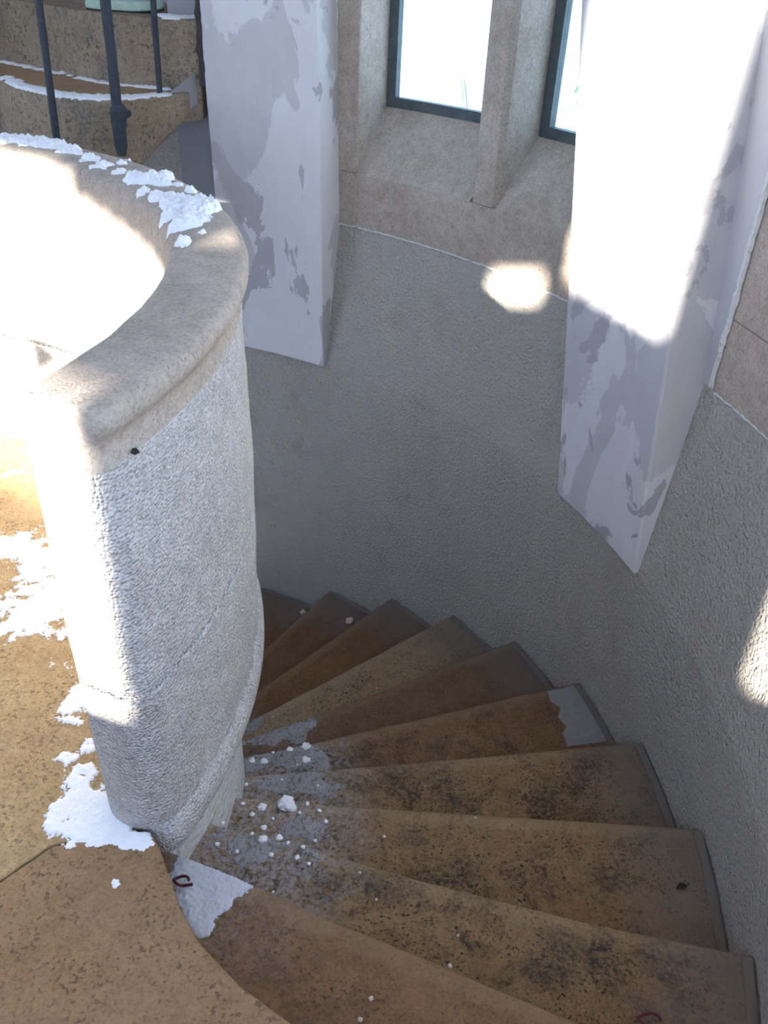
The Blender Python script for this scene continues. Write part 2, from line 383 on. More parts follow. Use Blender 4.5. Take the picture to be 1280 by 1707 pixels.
bay(1, 33.6, 60.8, 44.3, [(34.6, 43.0), (45.8, 58.45)], 2.35)
bay(2, -14.0, 16.9, 1.5, [(-13.0, -0.2), (3.0, 13.2)], 2.75)
# unseen plate and bar, added to throw the pointed shadow on the parapet
mb = MB(); rr = 2.65
mb.add([P(rr, -121.2, 1.87), P(rr, -117.4, 1.81), P(rr, -121.4, 1.68), P(rr + .03, -121.2, 1.87), P(rr + .03, -117.4, 1.81), P(rr + .03, -121.4, 1.68)],
       [(0, 1, 2), (5, 4, 3), (0, 3, 4, 1), (1, 4, 5, 2), (2, 5, 3, 0)])
mb.tube([P(rr + .015, -134, 1.86), P(rr + .015, -121, 1.86)], 0.006, 6)
o = mb.build('window_3', M['frame_stone'], origin=P(rr, -120, 1.68)); o['kind'] = 'structure'

# ragged white plaster lips along the window stone
def lip(n, pts, rad):
    mb = MB(); mb.tube(pts, [rad * (1 + .9 * noise.noise(Vector((i * 1.3, n, 0)))) for i in range(len(pts))], 6)
    o = mb.build('trim_%d' % n, M['newel']); o['kind'] = 'structure'
def jit(i, s_): return noise.noise(Vector((i * .8, s_, 2.2)))
lip(4, [P(RU - .008, 60.85 + .12 * jit(i, 1), .475 + i * .02) for i in range(90)], .006)
lip(5, [P(RU - .012, 16.95 + .15 * jit(i, 2), .475 + i * .02) for i in range(100)], .009)
lip(6, [P(RU - .004, 33.6 + i * .3, .462 + .004 * jit(i, 3)) for i in range(91)], .004)
lip(7, [P(RU - .004, -10 + i * .3, .462 + .004 * jit(i, 4)) for i in range(90)], .004)
# ------------------------------------------------------------------ pilasters
def pilaster(n, fl, fr, mat, zb=-0.175, rf=2.495, ztop=TOP, bottom=None):
    mb = MB(); rows = []; K = 30
    for i in range(K + 1):
        z = zb + (ztop - zb) * i / K
        a0, a1 = fr(z), fl(z)
        rows.append([P(2.72, a0, z)] + [P(rf, a0 + (a1 - a0) * j / 10, z) for j in range(11)] + [P(2.72, a1, z)])
    mb.grid(rows, True); n_ = 13
    mb.f.append(tuple(range(n_ - 1, -1, -1))); k = len(mb.v); mb.f.append(tuple(range(k - n_, k)))
    o = mb.build('trim_%d' % n, mat, bevel=0.008, seg=2); o['kind'] = 'structure'; return o
cl = lambda z: min(z, 1.6)
pilaster(1, lambda z: 72.4 + 0.7 * min(1, (cl(z) + .18) / 1.2), lambda z: 60.0 + 0.55 * (cl(z) + .15), M['pil1'])
pilaster(2, lambda z: 27.6 + 4.0 * (cl(z) + .178), lambda z: 16.1 + 3.2 * (cl(z) + .114), M['pil2'])
pilaster(3, lambda z: -14.0, lambda z: -31.0, M['pil1'])

# ------------------------------------------------------------------ landing floor
NOS0 = [(1.233, -23.9), (1.265, -24.7), (1.298, -25.8), (1.38, -28.1), (1.456, -29.5), (1.57, -30.3), (1.70, -30.35), (2.1, -30.6), (2.58, -30.9)]
def curve_xy(pts): return [P(r_, a, 0)[:2] for r_, a in pts]
edge = curve_xy(NOS0)
poly = list(edge) + [P(2.60, a, 0)[:2] for a in range(-34, -181, -4)] + [P(2.60, -180, 0)[:2]]
inn_ = [P(1.0, a, 0)[:2] for a in range(-180, -24, 4)]
SL = (-30.5)
mb = MB()   # slab of the landing that carries the viewer, in two blocks parted by a joint
def joint(a): return 1.066
polyA = list(edge) + [P(2.60, a, 0)[:2] for a in range(-34, -181, -4)] + [P(1.06, a, 0)[:2] for a in range(-180, -33, 3)] + [P(1.075, -30, 0)[:2], P(1.16, -25.5, 0)[:2]]
mb.prism(polyA, -0.155, 0.0)
o = mb.build('floor', M['floor'], bevel=0.009, seg=3); o['kind'] = 'structure'
mb = MB(); polyB = [P(1.056, a, 0)[:2] for a in range(-180, -33, 3)] + [P(1.071, -30, 0)[:2], P(1.157, -25.3, 0)[:2], P(1.2, -23, 0)[:2]] + [P(1.10, a, 0)[:2] for a in range(-18, 180, 6)]
mb.prism(polyB, -0.155, -0.002)
o = mb.build('floor_inner', M['floor2'], bevel=0.004); o.name = 'floor'; o['kind'] = 'structure'
mb = MB(); mb.cblock(0.0, 1.2, -180, 180, -0.16, -0.15, 6); o = mb.build('floor', M['grey']); o['kind'] = 'structure'

# ------------------------------------------------------------------ descending steps
TH0, DTH, RISE = -30.887, 10.0795, 0.17
NOS = {1: [(1.10, -20.4), (1.394, -20.2), (1.6, -20.45), (1.85, -20.35), (2.56, -20.5)],
       2: [(1.10, -10.4), (1.187, -10.7), (1.458, -10.86), (1.72, -11.5), (2.166, -11.7), (2.56, -11.3)],
       3: [(1.10, -0.2), (1.2, -0.4), (1.443, -0.68), (2.055, -0.73), (2.56, -0.83)]}
def nosing(k):
    if k == 0: return NOS0
    if k in NOS: return NOS[k]
    d = {4: .25, 5: .55, 6: .7, 7: .35, 8: 0, 9: -.5}.get(k, 0)
    return [(1.10, TH0 + DTH * k + d), (1.8, TH0 + DTH * k + d), (2.56, TH0 + DTH * k + d)]
def interp(pts, r_):
    if r_ <= pts[0][0]: return pts[0][1]
    for (r0, a0), (r1, a1) in zip(pts, pts[1:]):
        if r_ <= r1: return a0 + (a1 - a0) * (r_ - r0) / (r1 - r0)
    return pts[-1][1]
BROWN = [((0.31, 0.205, 0.125), (0.37, 0.25, 0.16), .35, .45), ((0.34, 0.25, 0.155), (0.40, 0.30, 0.19), .9, .85), ((0.35, 0.255, 0.16), (0.41, 0.31, 0.20), .8, .8),
         ((0.34, 0.245, 0.155), (0.41, 0.31, 0.20), .8, .8), ((0.30, 0.20, 0.125), (0.35, 0.24, 0.155), .7, .6), ((0.25, 0.165, 0.11), (0.29, 0.195, 0.13), .25, .4),
         ((0.46, 0.37, 0.25), (0.53, 0.43, 0.30), .35, .8), ((0.27, 0.165, 0.09), (0.31, 0.195, 0.11), .2, .4), ((0.25, 0.155, 0.09), (0.29, 0.185, 0.11), .2, .4)]
STEPNAME = ['topmost brown stone step with frosty snow wedge beside the landing edge',
            'second step down, pale worn brown stone with a big black mould patch',
            'third step down, ochre brown stone with a dark leaf near the wall',
            'fourth step down, brown stone scattered with black mould specks',
            'fifth step down, dark brown stone with a grey cement patch at the wall',
            'sixth step down, plain dark brown stone above the sandy pale step',
            'seventh step down, pale sandy speckled stone, lightest of the flight',
            'eighth step down, smooth orange brown stone just beyond the pale sandy step',
            'ninth step down, dark brown stone with a pale crumb by the wall',
            'tenth step down, darkest stone tread seen beside the curved parapet']
NST = 11
radians_ = math.radians
MO = (.05, .042, .035)
PATCH = {1: [(700, 1665, .13, (.27, .14, .065), .6)],
         2: [(945, 1585, .11, MO, .9), (905, 1620, .08, MO, .85), (650, 1480, .10, MO, .7), (590, 1475, .07, MO, .6)],
         3: [(690, 1395, .07, MO, .6), (560, 1400, .05, MO, .5), (1010, 1470, .05, MO, .45)],
         4: [(855, 1320, .04, MO, .7), (650, 1300, .08, MO, .65), (760, 1330, .06, MO, .55)],
         5: [(730, 1245, .08, MO, .75), (770, 1238, .04, MO, .6)]}
def make_step(k):
    z = -RISE * k; far = nosing(k); near = nosing(k - 1)
    spots = []
    for px, py, rad, sc, amt in PATCH.get(k, []):
        q = atz(px, py, z); r_ = hypot(q.x, q.y)
        spots.append((r_, math.radians(interp(far, r_) - degrees(atan2(q.y, q.x))) * r_, rad, sc, amt))
    c = BROWN[(k - 1)] if k <= 9 else BROWN[8]
    mat = tread_mat('tread stone %d' % k, c[0], c[1], k * 2.3, c[2], grey_out={5: 2.45, 6: 2.30, 1: 2.5}.get(k, 2.33 if k < 7 else 2.28), frost=0.55 if 2 <= k <= 5 else 0.15, pits=c[3], spots=spots)
    root = empty('stone_step', P(1.85, (far[1][1] + near[1][1]) / 2, z - .30))
    RS = [1.16 + (2.545 - 1.16) * i / 44 for i in range(45)]
    mb = MB()
    top = []; prof = []
    for r_ in RS:
        af = interp(far, r_); an = interp(near, r_) - 1.2 / r_
        J = 8; row = []
        nz = 0.0028 * noise.noise(Vector((r_ * 9, k * 7, 1))) ; wear = -0.006 * math.exp(-((r_ - 1.75) / .35) ** 2)
        da = degrees(1 / r_)
        # rounded nosing: far edge in, top, near edge, bottom
        row.append(P(r_, af - .012 * da, z - .30)); row.append(P(r_, af - .012 * da, z - .045)); row.append(P(r_, af + nz * da, z - .030))
        row.append(P(r_, af + nz * da, z - .014)); row.append(P(r_, af - (.005 - nz) * da, z - .004 + wear)); row.append(P(r_, af - (.016 - nz) * da, z + wear))
        for j in range(1, J): 
            a = af - .016 * da + (an - af + .016 * da) * j / J
            row.append(P(r_, a, z + wear * (1 - j / J)))
        row.append(P(r_, an, z)); row.append(P(r_, an, z - .30))
        prof.append(row)
    mb.grid(prof, True); n_ = len(prof[0])
    mb.f.append(tuple(range(n_))); kk = len(mb.v); mb.f.append(tuple(range(kk - 1, kk - n_ - 1, -1)))
    t_ = mb.build('tread', mat, root, uv=lambda c: (hypot(c.x, c.y), radians_(interp(far, hypot(c.x, c.y)) - degrees(atan2(c.y, c.x))) * hypot(c.x, c.y) + k))
    # plaster edge strip along the wall
    e = MB(); a0 = interp(near, 2.5) + 0.2; a1 = interp(far, 2.5) - .4
    rows = []
    K = 10
    for i in range(K + 1):
        a = a0 + (a1 - a0) * i / K; j = 0.004 * noise.noise(Vector((a * .7, k, 5)))
        rows.append([P(2.480 + j, a, z - .01), P(2.483 + j, a, z + .004), P(2.488, a, z + .008), P(2.503, a, z + .011), P(2.506, a, z - .01)])
    e.grid(rows, True); e.f.append((0, 1, 2, 3, 4)); kk = len(e.v); e.f.append(tuple(range(kk - 5, kk)))
    e.build('edge_strip', M['grey'], root)
    tag(root, STEPNAME[k - 1] if k <= 10 else 'lowest stone step of the flight, hidden in the dark behind the parapet', 'step', 'stone steps of the descending spiral flight')
    return root
steps = [make_step(k) for k in range(1, NST + 1)]
# grey cement patch at the wall end of the fifth step
pp = [(912, 1153), (935, 1149), (956, 1143), (985, 1180), (1018, 1236), (985, 1240), (946, 1245), (938, 1222), (944, 1212), (930, 1196), (934, 1180), (918, 1170)]
mb = MB(); mb.prism([tuple(atz(x, y, -.85))[:2] for x, y in pp][::-1], -.853, -.8475)
cp = mb.build('cement_patch', plain('pale cement', (.27, .26, .255), .95, 0, 40, .25, .6, .003), steps[4]); cp['label'] = 'grey cement patch'

# newel drum below the landing
mb = MB(); rows = []
for i in range(0, 61):
    z = -3.3 + 3.2 * i / 60
    rows.append([P(1.185 + 0.006 * noise.noise(Vector((a * .3, z * 9, 0))), a, z) for a in range(-180, 180, 3)])
mb.grid(rows, True); o = mb.build('newel_drum', M['newel'], smooth=True, origin=(0, 0, -3.3))
tag(o, 'rough white plastered drum showing under the parapet beside the steps', 'newel')

# ------------------------------------------------------------------ parapet
A0, A1 = -24.3, 150.0
par = empty('parapet', P(1.15, 30, 0))
tag(par, 'curved stone parapet wall with rounded end, snow on its rim, beside the landing', 'parapet')
def sweep(profile, a0, a1, name, mat, jitter=0.0, rin=.06, rout=.05, rmid=1.15):
    """profile swept round the shaft; its free end is rounded in plan"""
    mb = MB(); rows = []
    offs = [0, .001, .004, .009, .016, .026, .038, .052, .068]
    angs = [(a0 + degrees(d / 1.2), d) for d in offs]
    a = angs[-1][0] + 1.0
    while a < a1: angs.append((a, 9)); a += 1.2
    for a, d in angs:
        row = []
        for r_, z in profile:
            R_ = ((rin(z) if callable(rin) else rin) if r_ < rmid else (rout(z) if callable(rout) else rout))
            ins = R_ - math.sqrt(max(0, R_ * R_ - max(0, R_ - d) ** 2))
            q_ = r_ + ins if r_ < rmid else r_ - ins
            if jitter: q_ += jitter * noise.noise(Vector((a * .22, z * 6, 4.2))) + jitter * .5 * noise.noise(Vector((a * .9, z * 19, 1.2)))
            row.append(P(q_, a, z))
        rows.append(row)
    mb.grid(rows, True); n_ = len(profile)
    # cap of the free end, as a strip between inner and outer half of the profile
    mb.f.append(tuple(range(n_))); k = len(mb.v); mb.f.append(tuple(range(k - 1, k - n_ - 1, -1)))
    o = mb.build(name, mat, par)
    for p_ in o.data.polygons:
        if len(p_.vertices) == 4: p_.use_smooth = True
    o.modifiers.new('split', 'EDGE_SPLIT').split_angle = R(40)
    return o
sweep([(1.10, -.10), (1.235, -.10), (1.262, -.085), (1.270, -.06), (1.270, -.03), (1.262, -.008), (1.255, .004), (1.10, .004)], -23.4, A1, 'base_moulding', M['parapet'], 0)
def ri(z): return 1.088 + .010 * z / .9
def ro(z): return 1.252 + .010 * sin(min(1, z / .87) * pi)
def col_prof(z0, z1, n=12):
    e = .003
    return [(ri(z0 + (z1 - z0) * i / n), z0 + (z1 - z0) * i / n) for i in range(n, -1, -1)] + [(ro(z0) - .006, z0)] + [(ro(z0 + (z1 - z0) * i / n), z0 + e + (z1 - z0 - 2 * e) * i / n) for i in range(n + 1)] + [(ro(z1) - .006, z1)]
rt = lambda z: .045 + .030 * max(0, 1 - z / .5)
sweep([(1.115, .38), (1.232, .38), (1.232, .41), (1.115, .41)], A0 + 1.2, A1, 'mortar_joint', M['joint'], 0, .04, .04)
sweep(col_prof(0.002, .390), A0, A1, 'lower_course', M['parapet'], .004, rt, rt)
sweep(col_prof(.402, .875), A0, A1, 'upper_course', M['parapet'], .004, rt, rt)
cop = [(1.096, .87), (1.097, .93), (1.102, .955), (1.112, .972), (1.13, .981), (1.17, .985), (1.235, .985), (1.256, .982), (1.267, .975), (1.273, .963), (1.272, .948), (1.266, .936), (1.256, .926), (1.248, .912), (1.246, .895), (1.249, .88), (1.252, .87)]
sweep(cop, A0, A1, 'coping', M['coping'], .003, .04, .035, 1.16)

# ------------------------------------------------------------------ far flight with iron railing
LZ, UZ = 0.95, 1.21
low_front = [(-1.35, 2.75), (-.75, 2.72), (-.202, 2.50), (-.02, 2.26), (.222, 2.081), (.33, 2.062), (.419, 2.072), (.52, 2.16), (.602, 2.26), (.645, 2.33), (.66, 2.40)]
up_front = [(-1.4, 3.25), (-.9, 3.22), (-.407, 3.0), (-.2, 2.86), (.005, 2.72), (.14, 2.6), (.277, 2.507), (.40, 2.46), (.524, 2.44), (.62, 2.43), (.705, 2.425)]
def bottom_low(p): return 0.56 + 0.30 * max(0, min(1, (p[0] - .25) / .40)) ** 1.6 if p[1] < 3.0 else .56
def bottom_up(p): return 0.80 + 0.03 * max(0, min(1, (p[0] - .40) / .30)) ** 1.5
def block(name, front, z0f, z1, back, label):
    root = empty(name, (front[4][0], front[4][1] + .3, z0f(front[4])))
    mb = MB(); poly = front + back
    mb.prism(poly, z0f, z1)
    mb.build('block_body', M['step_block'], root, bevel=0.012, seg=3, angle=35)
    tag(root, label, 'step', 'weathered steps of the far flight')
    return root
block('stone_step', low_front, bottom_low, LZ, [(.60, 2.62), (.3, 2.9), (-.2, 3.3), (-1.35, 3.5)], 'lower weathered step of the far flight, snow edging its brown tread behind the iron bars')
block('stone_step', up_front, bottom_up, UZ, [(.70, 2.56), (.55, 3.05), (-.1, 3.6), (-1.4, 3.65)], 'upper weathered step of the far flight, carrying the pale green shoe')
# brown tread surface of the lower step
mb = MB()
inset = [(-1.3, 2.80), (-.75, 2.77), (-.19, 2.55), (0.0, 2.31), (.23, 2.115), (.33, 2.10), (.41, 2.11), (.49, 2.19), (.55, 2.28)]
mb.prism(inset + [(.52, 2.432), (.27, 2.49), (.0, 2.70), (-.41, 2.98), (-1.3, 3.2)], LZ - .02, LZ + .002)
low_step = [o for o in bpy.data.objects if o.get('label', '').startswith('lower weathered')][0]
mb.build('tread', M['block_top'], low_step)
# grey underside of the flight
mb = MB(); rows = []
for i in range(20):
    x = -1.3 + 2.0 * i / 19
    zf = 0.55 + 0.36 * max(0, min(1, (x - .1) / .58)) ** 1.5
    yf = interp([(p[0], p[1]) for p in low_front], x) + .05
    yb = max(yf + .1, min(3.5, math.sqrt(max(0.1, 2.66 ** 2 - x * x)) if x > .3 else 3.5))
    rows.append([(x, yf, zf), (x, yb, zf - .02), (x, yb, zf + .12), (x, yf, zf + .12)])
mb.grid(rows, True); mb.f.append((0, 1, 2, 3)); k = len(mb.v); mb.f.append((k - 4, k - 3, k - 2, k - 1))
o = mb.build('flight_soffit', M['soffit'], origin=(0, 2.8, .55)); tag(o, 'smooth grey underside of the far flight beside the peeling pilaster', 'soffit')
# railing
rail = empty('iron_railing', (.45, 2.0, .77)); tag(rail, 'dark iron stair railing of slim upright bars in front of the far flight', 'railing')
def bar(pb, pt, rad, name='baluster'):
    b = MB(); pb = Vector(pb); pt = Vector(pt); n = 14; pts = []; rr = []
    for i in range(n + 1):
        f = i / n; q = pb.lerp(pt, f) + Vector((noise.noise(Vector((f * 6, rad * 99, 0))) * .002, 0, 0)); pts.append(q); rr.append(rad * (1 + .12 * noise.noise(Vector((f * 20, rad * 50, 2)))))
    b.tube(pts, rr, 4 if False else 8); return b.build(name, M['iron'], rail)
bar((.462, 2.0, .775), (.478, 2.0, 1.95), .020)
bar((.215, 1.98, .66), (.25, 1.98, 1.85), .0145)
bar((.563, 2.27, .945), (.598, 2.27, 2.12), .0125)
c = MB(); c.tube([(.462, 2.0, .88), (.47, 2.0, .93), (.468, 2.0, .95)], [.030, .036, .022], 8); c.tube([(.462, 1.99, .90), (.47, 2.12, .90)], .014, 8); c.tube([(.461, 2.0, .765), (.462, 2.0, .80), (.463, 2.0, .90)], [.017, .026, .028], 8)
c.build('bracket', M['iron'], rail)
h = MB(); h.tube([(-.3, 1.98, 1.62), (.25, 1.98, 1.85), (.478, 2.0, 1.95), (.598, 2.27, 2.12), (.64, 2.5, 2.28)], .02, 8); h.build('handrail', M['iron'], rail)

# dark broken mortar between block and pilaster
mb = MB(); pts = []
for i in range(40):
    z = 0.97 + i * .022; nx = noise.noise(Vector((z * 14, 0, 0))) * .014
    pts.append((.722 + nx, 2.405 + .004 * noise.noise(Vector((0, z * 9, 0))), z))
mb.tube(pts, [.020 + .010 * noise.noise(Vector((i * .9, 3, 1))) for i in range(40)], 7)
o = mb.build('mortar_crack', plain('dark mortar', (.06, .05, .055), .95, 0, 50, .6, .8, .006), origin=(.722, 2.405, .97)); o.name = 'broken_mortar'
tag(o, 'dark crumbling mortar seam between the far steps and the peeling pilaster', 'mortar')

# shoe on the upper step
def shoe(cx_, cy_, z, L=.34):
    root = empty('shoe', (cx_, cy_, z)); tag(root, 'pale green rubber soled shoe standing on the upper far step', 'shoe')
    def outline(s, n=28):
        out = []
        for i in range(n):
            a = 2 * pi * i / n; x = cos(a) * L / 2; w_ = .048 + .012 * (x / L + .1) * 2 - .012 * math.exp(-((x + .02) / .06) ** 2)
            out.append((x * s, sin(a) * w_ * s))
        return out
    b = MB(); rows = []
    for (zz, s) in ((.004, .93), (.010, .985), (.022, 1.0), (.034, .985), (.038, .95)):
        rows.append([(cx_ + x, cy_ + y, z + zz + .012 * max(0, (x / L)) ** 2 * 4) for x, y in outline(s)])
    b.grid(rows, True); n = 28; b.f.append(tuple(range(n - 1, -1, -1))); k = len(b.v); b.f.append(tuple(range(k - n, k)))
    b.build('sole', M['shoe'], root, smooth=False)
    b = MB(); b.add([], [])
    rows = [[(cx_ + x, cy_ + y, z + zz + .012 * max(0, (x / L)) ** 2 * 4) for x, y in outline(s)] for zz, s in ((.0, .97), (.006, .99))]
    b.grid(rows, True); b.f.append(tuple(range(n - 1, -1, -1))); b.f.append(tuple(range(n, 2 * n))); b.build('outsole', M['dark'], root)
    b = MB(); rows = []
    for q in range(9):
        f = q / 8
        row = []
        for x, y in outline(.93 - .25 * f):
            xx = x - .035 * f * (1 + f); hh = .036 + f * .085 * (1 - .75 * max(0, min(1, (x / L + .25) / .7)))
            row.append((cx_ + xx, cy_ + y * (1 - .25 * f), z + hh))
        rows.append(row)
    b.grid(rows, True); k = len(b.v); b.f.append(tuple(range(k - n, k))); up_ = b.build('upper', M['shoe2'], root, smooth=True)
    b = MB()
    for q in range(4):
        x0 = cx_ + .01 + q * .022; zt = z + .105 - q * .012
        b.tube([(x0, cy_ - .03, zt - .012), (x0, cy_, zt), (x0, cy_ + .03, zt - .012)], .003, 5)
    la = b.build('laces', M['snow']); la.parent = up_; la.location = -root.location - up_.location
shoe(.36, 2.62, UZ)

# ------------------------------------------------------------------ snow
def fbm(x, y, z=0.0, o_=4): return noise.fractal(Vector((x, y, z)), 1.0, 2.0, o_)
def snow_field(name, blobs, z0, mat, res, amp, thr, nscale, namp, label, cat='snow', clip=None, surf=None):
    """ragged height field made from gaussian heaps (x, y, radius, strength)"""
    xs = [b[0] for b in blobs]; ys = [b[1] for b in blobs]; mr = max(b[2] for b in blobs) * 2
    x0, x1, y0, y1 = min(xs) - mr, max(xs) + mr, min(ys) - mr, max(ys) + mr
    nx, ny = int((x1 - x0) / res) + 1, int((y1 - y0) / res) + 1
    idx = {}; vs = []; H = {}
    for i in range(nx):
        for j in range(ny):
            x, y = x0 + i * res, y0 + j * res
            m_ = 0
            for bx, by, br, bsn in blobs:
                d2 = ((x - bx) ** 2 + (y - by) ** 2) / (br * br)
                if d2 < 5: m_ += bsn * math.exp(-d2)
            if m_ < .05: continue
            h_ = min(m_, 1.3) - thr + namp * fbm(x * nscale, y * nscale, z0 * 3) + namp * .4 * noise.noise(Vector((x * nscale * 6, y * nscale * 6, 0)))
            if clip and not clip(x, y): h_ = -1
            H[(i, j)] = h_
    mb = MB()
    def vid(i, j):
        if (i, j) not in idx:
            h_ = max(-.3, min(1.0, H.get((i, j), -1))); x, y = x0 + i * res, y0 + j * res
            zz = (surf(x, y) if surf else z0)
            zz += (amp * (max(h_, 0) ** .6) * (1 + .45 * noise.noise(Vector((x * 45, y * 45, 7))) + .5 * noise.noise(Vector((x * 130, y * 130, 3)))) if h_ > 0 else -.004)
            idx[(i, j)] = len(mb.v); mb.v.append((x, y, zz))
        return idx[(i, j)]
    for i in range(nx - 1):
        for j in range(ny - 1):
            q = [(i, j), (i + 1, j), (i + 1, j + 1), (i, j + 1)]
            if sum(1 for c_ in q if H.get(c_, -1) > 0) >= 1: mb.f.append(tuple(vid(*c_) for c_ in q))
    o = mb.build(name, mat, smooth=True, merge=False, origin=(sum(xs) / len(xs), sum(ys) / len(ys), z0))
    tag(o, label, cat, kind='stuff'); return o
def bl(z, items): return [(atz(x, y, z).x, atz(x, y, z).y, r_, s) for x, y, r_, s in items]
# snow drift at the foot of the parapet
def outside_parapet(x, y):
    r_ = hypot(x, y); a = degrees(atan2(y, x))
    if a < -23.5: return a < interp(NOS0, r_) - .3 if r_ > 1.23 else True
    return r_ < 1.12
snow_field('snow', bl(0, [(180, 1350, .06, 1.2), (120, 1345, .055, 1.0), (95, 1372, .05, .8), (160, 1390, .05, 1.0), (215, 1400, .04, 1.0), (245, 1402, .022, .8), (135, 1290, .055, 1.1), (155, 1240, .035, .9), (110, 1250, .04, .5), (125, 1190, .05, .7), (135, 1150, .04, .75), (105, 1180, .03, .5),
     (60, 960, .12, .55), (40, 910, .10, .5), (80, 1020, .09, .55), (115, 1170, .06, .5), (15, 1030, .09, .45), (100, 1100, .05, .5), (10, 900, .07, .5), (105, 1120, .045, .62), (95, 1060, .06, .72), (90, 1000, .06, .8), (70, 950, .08, .8), (30, 910, .07, .75), (90, 920, .05, .8), (20, 1050, .07, .66), (5, 1000, .05, .55), (50, 1020, .05, .5), (192, 1468, .018, .8), (195, 1476, .012, .6), (110, 1412, .03, .5), (95, 1270, .03, .4), (30, 785, .05, .75), (5, 790, .05, .6), (75, 870, .04, .5), (240, 1412, .02, .5)]),
     0.0, M['snow'], .003, .004, .95, 30, .50, 'thin ragged white snow on the landing along the foot of the parapet', clip=outside_parapet)
# frost wedge on the first step
def below_landing(x, y):
    r_ = hypot(x, y); a = degrees(atan2(y, x)); return a > interp(NOS0, r_) + .05 and a < interp(NOS[1], r_) - .3 and r_ > 1.19
snow_field('snow', bl(-.17, [(310, 1450, .05, 1.1), (345, 1460, .05, 1.1), (385, 1468, .035, 1.1), (330, 1500, .045, 1.1), (325, 1535, .03, .9), (350, 1520, .03, .6), (340, 1555, .02, .5), (375, 1500, .04, .4)]),
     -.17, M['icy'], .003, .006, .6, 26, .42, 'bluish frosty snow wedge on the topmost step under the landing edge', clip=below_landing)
def on_step(k):
    def f(x, y):
        r_ = hypot(x, y); a = degrees(atan2(y, x)); return a > interp(nosing(k - 1), r_) - .2 and a < interp(nosing(k), r_) - .35 and r_ > 1.19
    return f
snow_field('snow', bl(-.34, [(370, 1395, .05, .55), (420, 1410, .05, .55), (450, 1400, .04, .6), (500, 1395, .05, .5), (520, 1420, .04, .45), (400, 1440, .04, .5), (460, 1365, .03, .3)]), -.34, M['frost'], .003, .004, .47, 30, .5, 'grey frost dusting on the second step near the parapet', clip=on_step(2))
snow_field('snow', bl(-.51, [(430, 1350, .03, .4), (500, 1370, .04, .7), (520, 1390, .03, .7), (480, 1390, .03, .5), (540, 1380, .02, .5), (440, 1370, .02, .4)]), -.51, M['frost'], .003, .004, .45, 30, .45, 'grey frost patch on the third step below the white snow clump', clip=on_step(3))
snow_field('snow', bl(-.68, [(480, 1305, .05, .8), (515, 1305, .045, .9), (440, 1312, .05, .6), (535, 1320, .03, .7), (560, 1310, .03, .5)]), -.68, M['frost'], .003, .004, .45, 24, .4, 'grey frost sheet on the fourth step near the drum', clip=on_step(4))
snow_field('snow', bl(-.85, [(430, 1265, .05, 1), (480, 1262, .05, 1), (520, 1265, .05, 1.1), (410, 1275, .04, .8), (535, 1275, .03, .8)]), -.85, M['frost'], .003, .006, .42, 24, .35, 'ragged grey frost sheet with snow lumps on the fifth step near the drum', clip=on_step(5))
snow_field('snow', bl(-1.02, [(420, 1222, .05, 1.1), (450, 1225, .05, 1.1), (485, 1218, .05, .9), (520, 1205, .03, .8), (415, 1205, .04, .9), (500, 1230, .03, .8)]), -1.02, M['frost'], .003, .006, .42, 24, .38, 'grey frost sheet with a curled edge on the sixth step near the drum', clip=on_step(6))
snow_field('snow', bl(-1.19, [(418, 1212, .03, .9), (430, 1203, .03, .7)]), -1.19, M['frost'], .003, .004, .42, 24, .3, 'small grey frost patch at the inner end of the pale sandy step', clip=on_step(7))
# snow edging on the far step
snow_field('snow', [(-.15 + .06 * i, interp([(p[0], p[1]) for p in low_front], -.15 + .06 * i) + .05, .045, 1.0) for i in range(13)] +
           [(-.4 + .06 * i, interp([(p[0], p[1]) for p in up_front], -.4 + .06 * i) - .035, .035, .9) for i in range(17)],
           LZ, M['snow'], .006, .012, .45, 14, .35, 'white snow lining the brown tread of the far lower step',
           clip=lambda x, y: y > interp([(p[0], p[1]) for p in low_front], x) + .008 and y < interp([(p[0], p[1]) for p in up_front], x) - .002 and x < .64)
snow_field('snow', [(.60, 2.47, .05, 1.0), (.66, 2.5, .04, 1), (.55, 2.52, .05, .7)], UZ, M['snow'], .006, .012, .5, 14, .4, 'little snow at the end of the upper far step beside the shoe', clip=lambda x, y: y > 2.435 and x < .70)
# snow on the coping
def cop_z(x, y):
    r_ = hypot(x, y); return interp([(1.097, .93), (1.102, .955), (1.112, .972), (1.13, .981), (1.17, .985), (1.235, .985), (1.256, .982), (1.267, .975)], r_)
cb = [(300, 345, .045, 1.3), (330, 355, .04, 1.4), (320, 370, .04, 1.2), (345, 345, .028, 1.3), (300, 380, .03, 1.1), (305, 405, .022, .9), (335, 392, .018, .6), (280, 360, .025, .9), (285, 340, .03, 1.0),
      (262, 330, .03, 1.0), (240, 318, .028, .9), (232, 303, .03, 1.1), (250, 305, .026, 1.2), (278, 300, .026, 1.2), (270, 310, .022, 1.0), (215, 300, .025, .8), (195, 288, .028, .9), (170, 278, .03, 1), (150, 268, .035, 1), (120, 255, .04, 1), (90, 245, .05, 1), (205, 275, .02, .6), (300, 312, .018, .8), (318, 322, .018, .8), (335, 333, .02, .9), (215, 267, .02, .7), (60, 240, .05, .9), (20, 235, .06, .9), (355, 350, .02, .8)]
snow_field('snow', bl(.982, cb), .982, M['snow'], .003, .022, .50, 22, .40, 'lumpy white snow lying on the rim of the curved parapet', surf=cop_z, clip=lambda x, y: 1.10 < hypot(x, y) < 1.266)
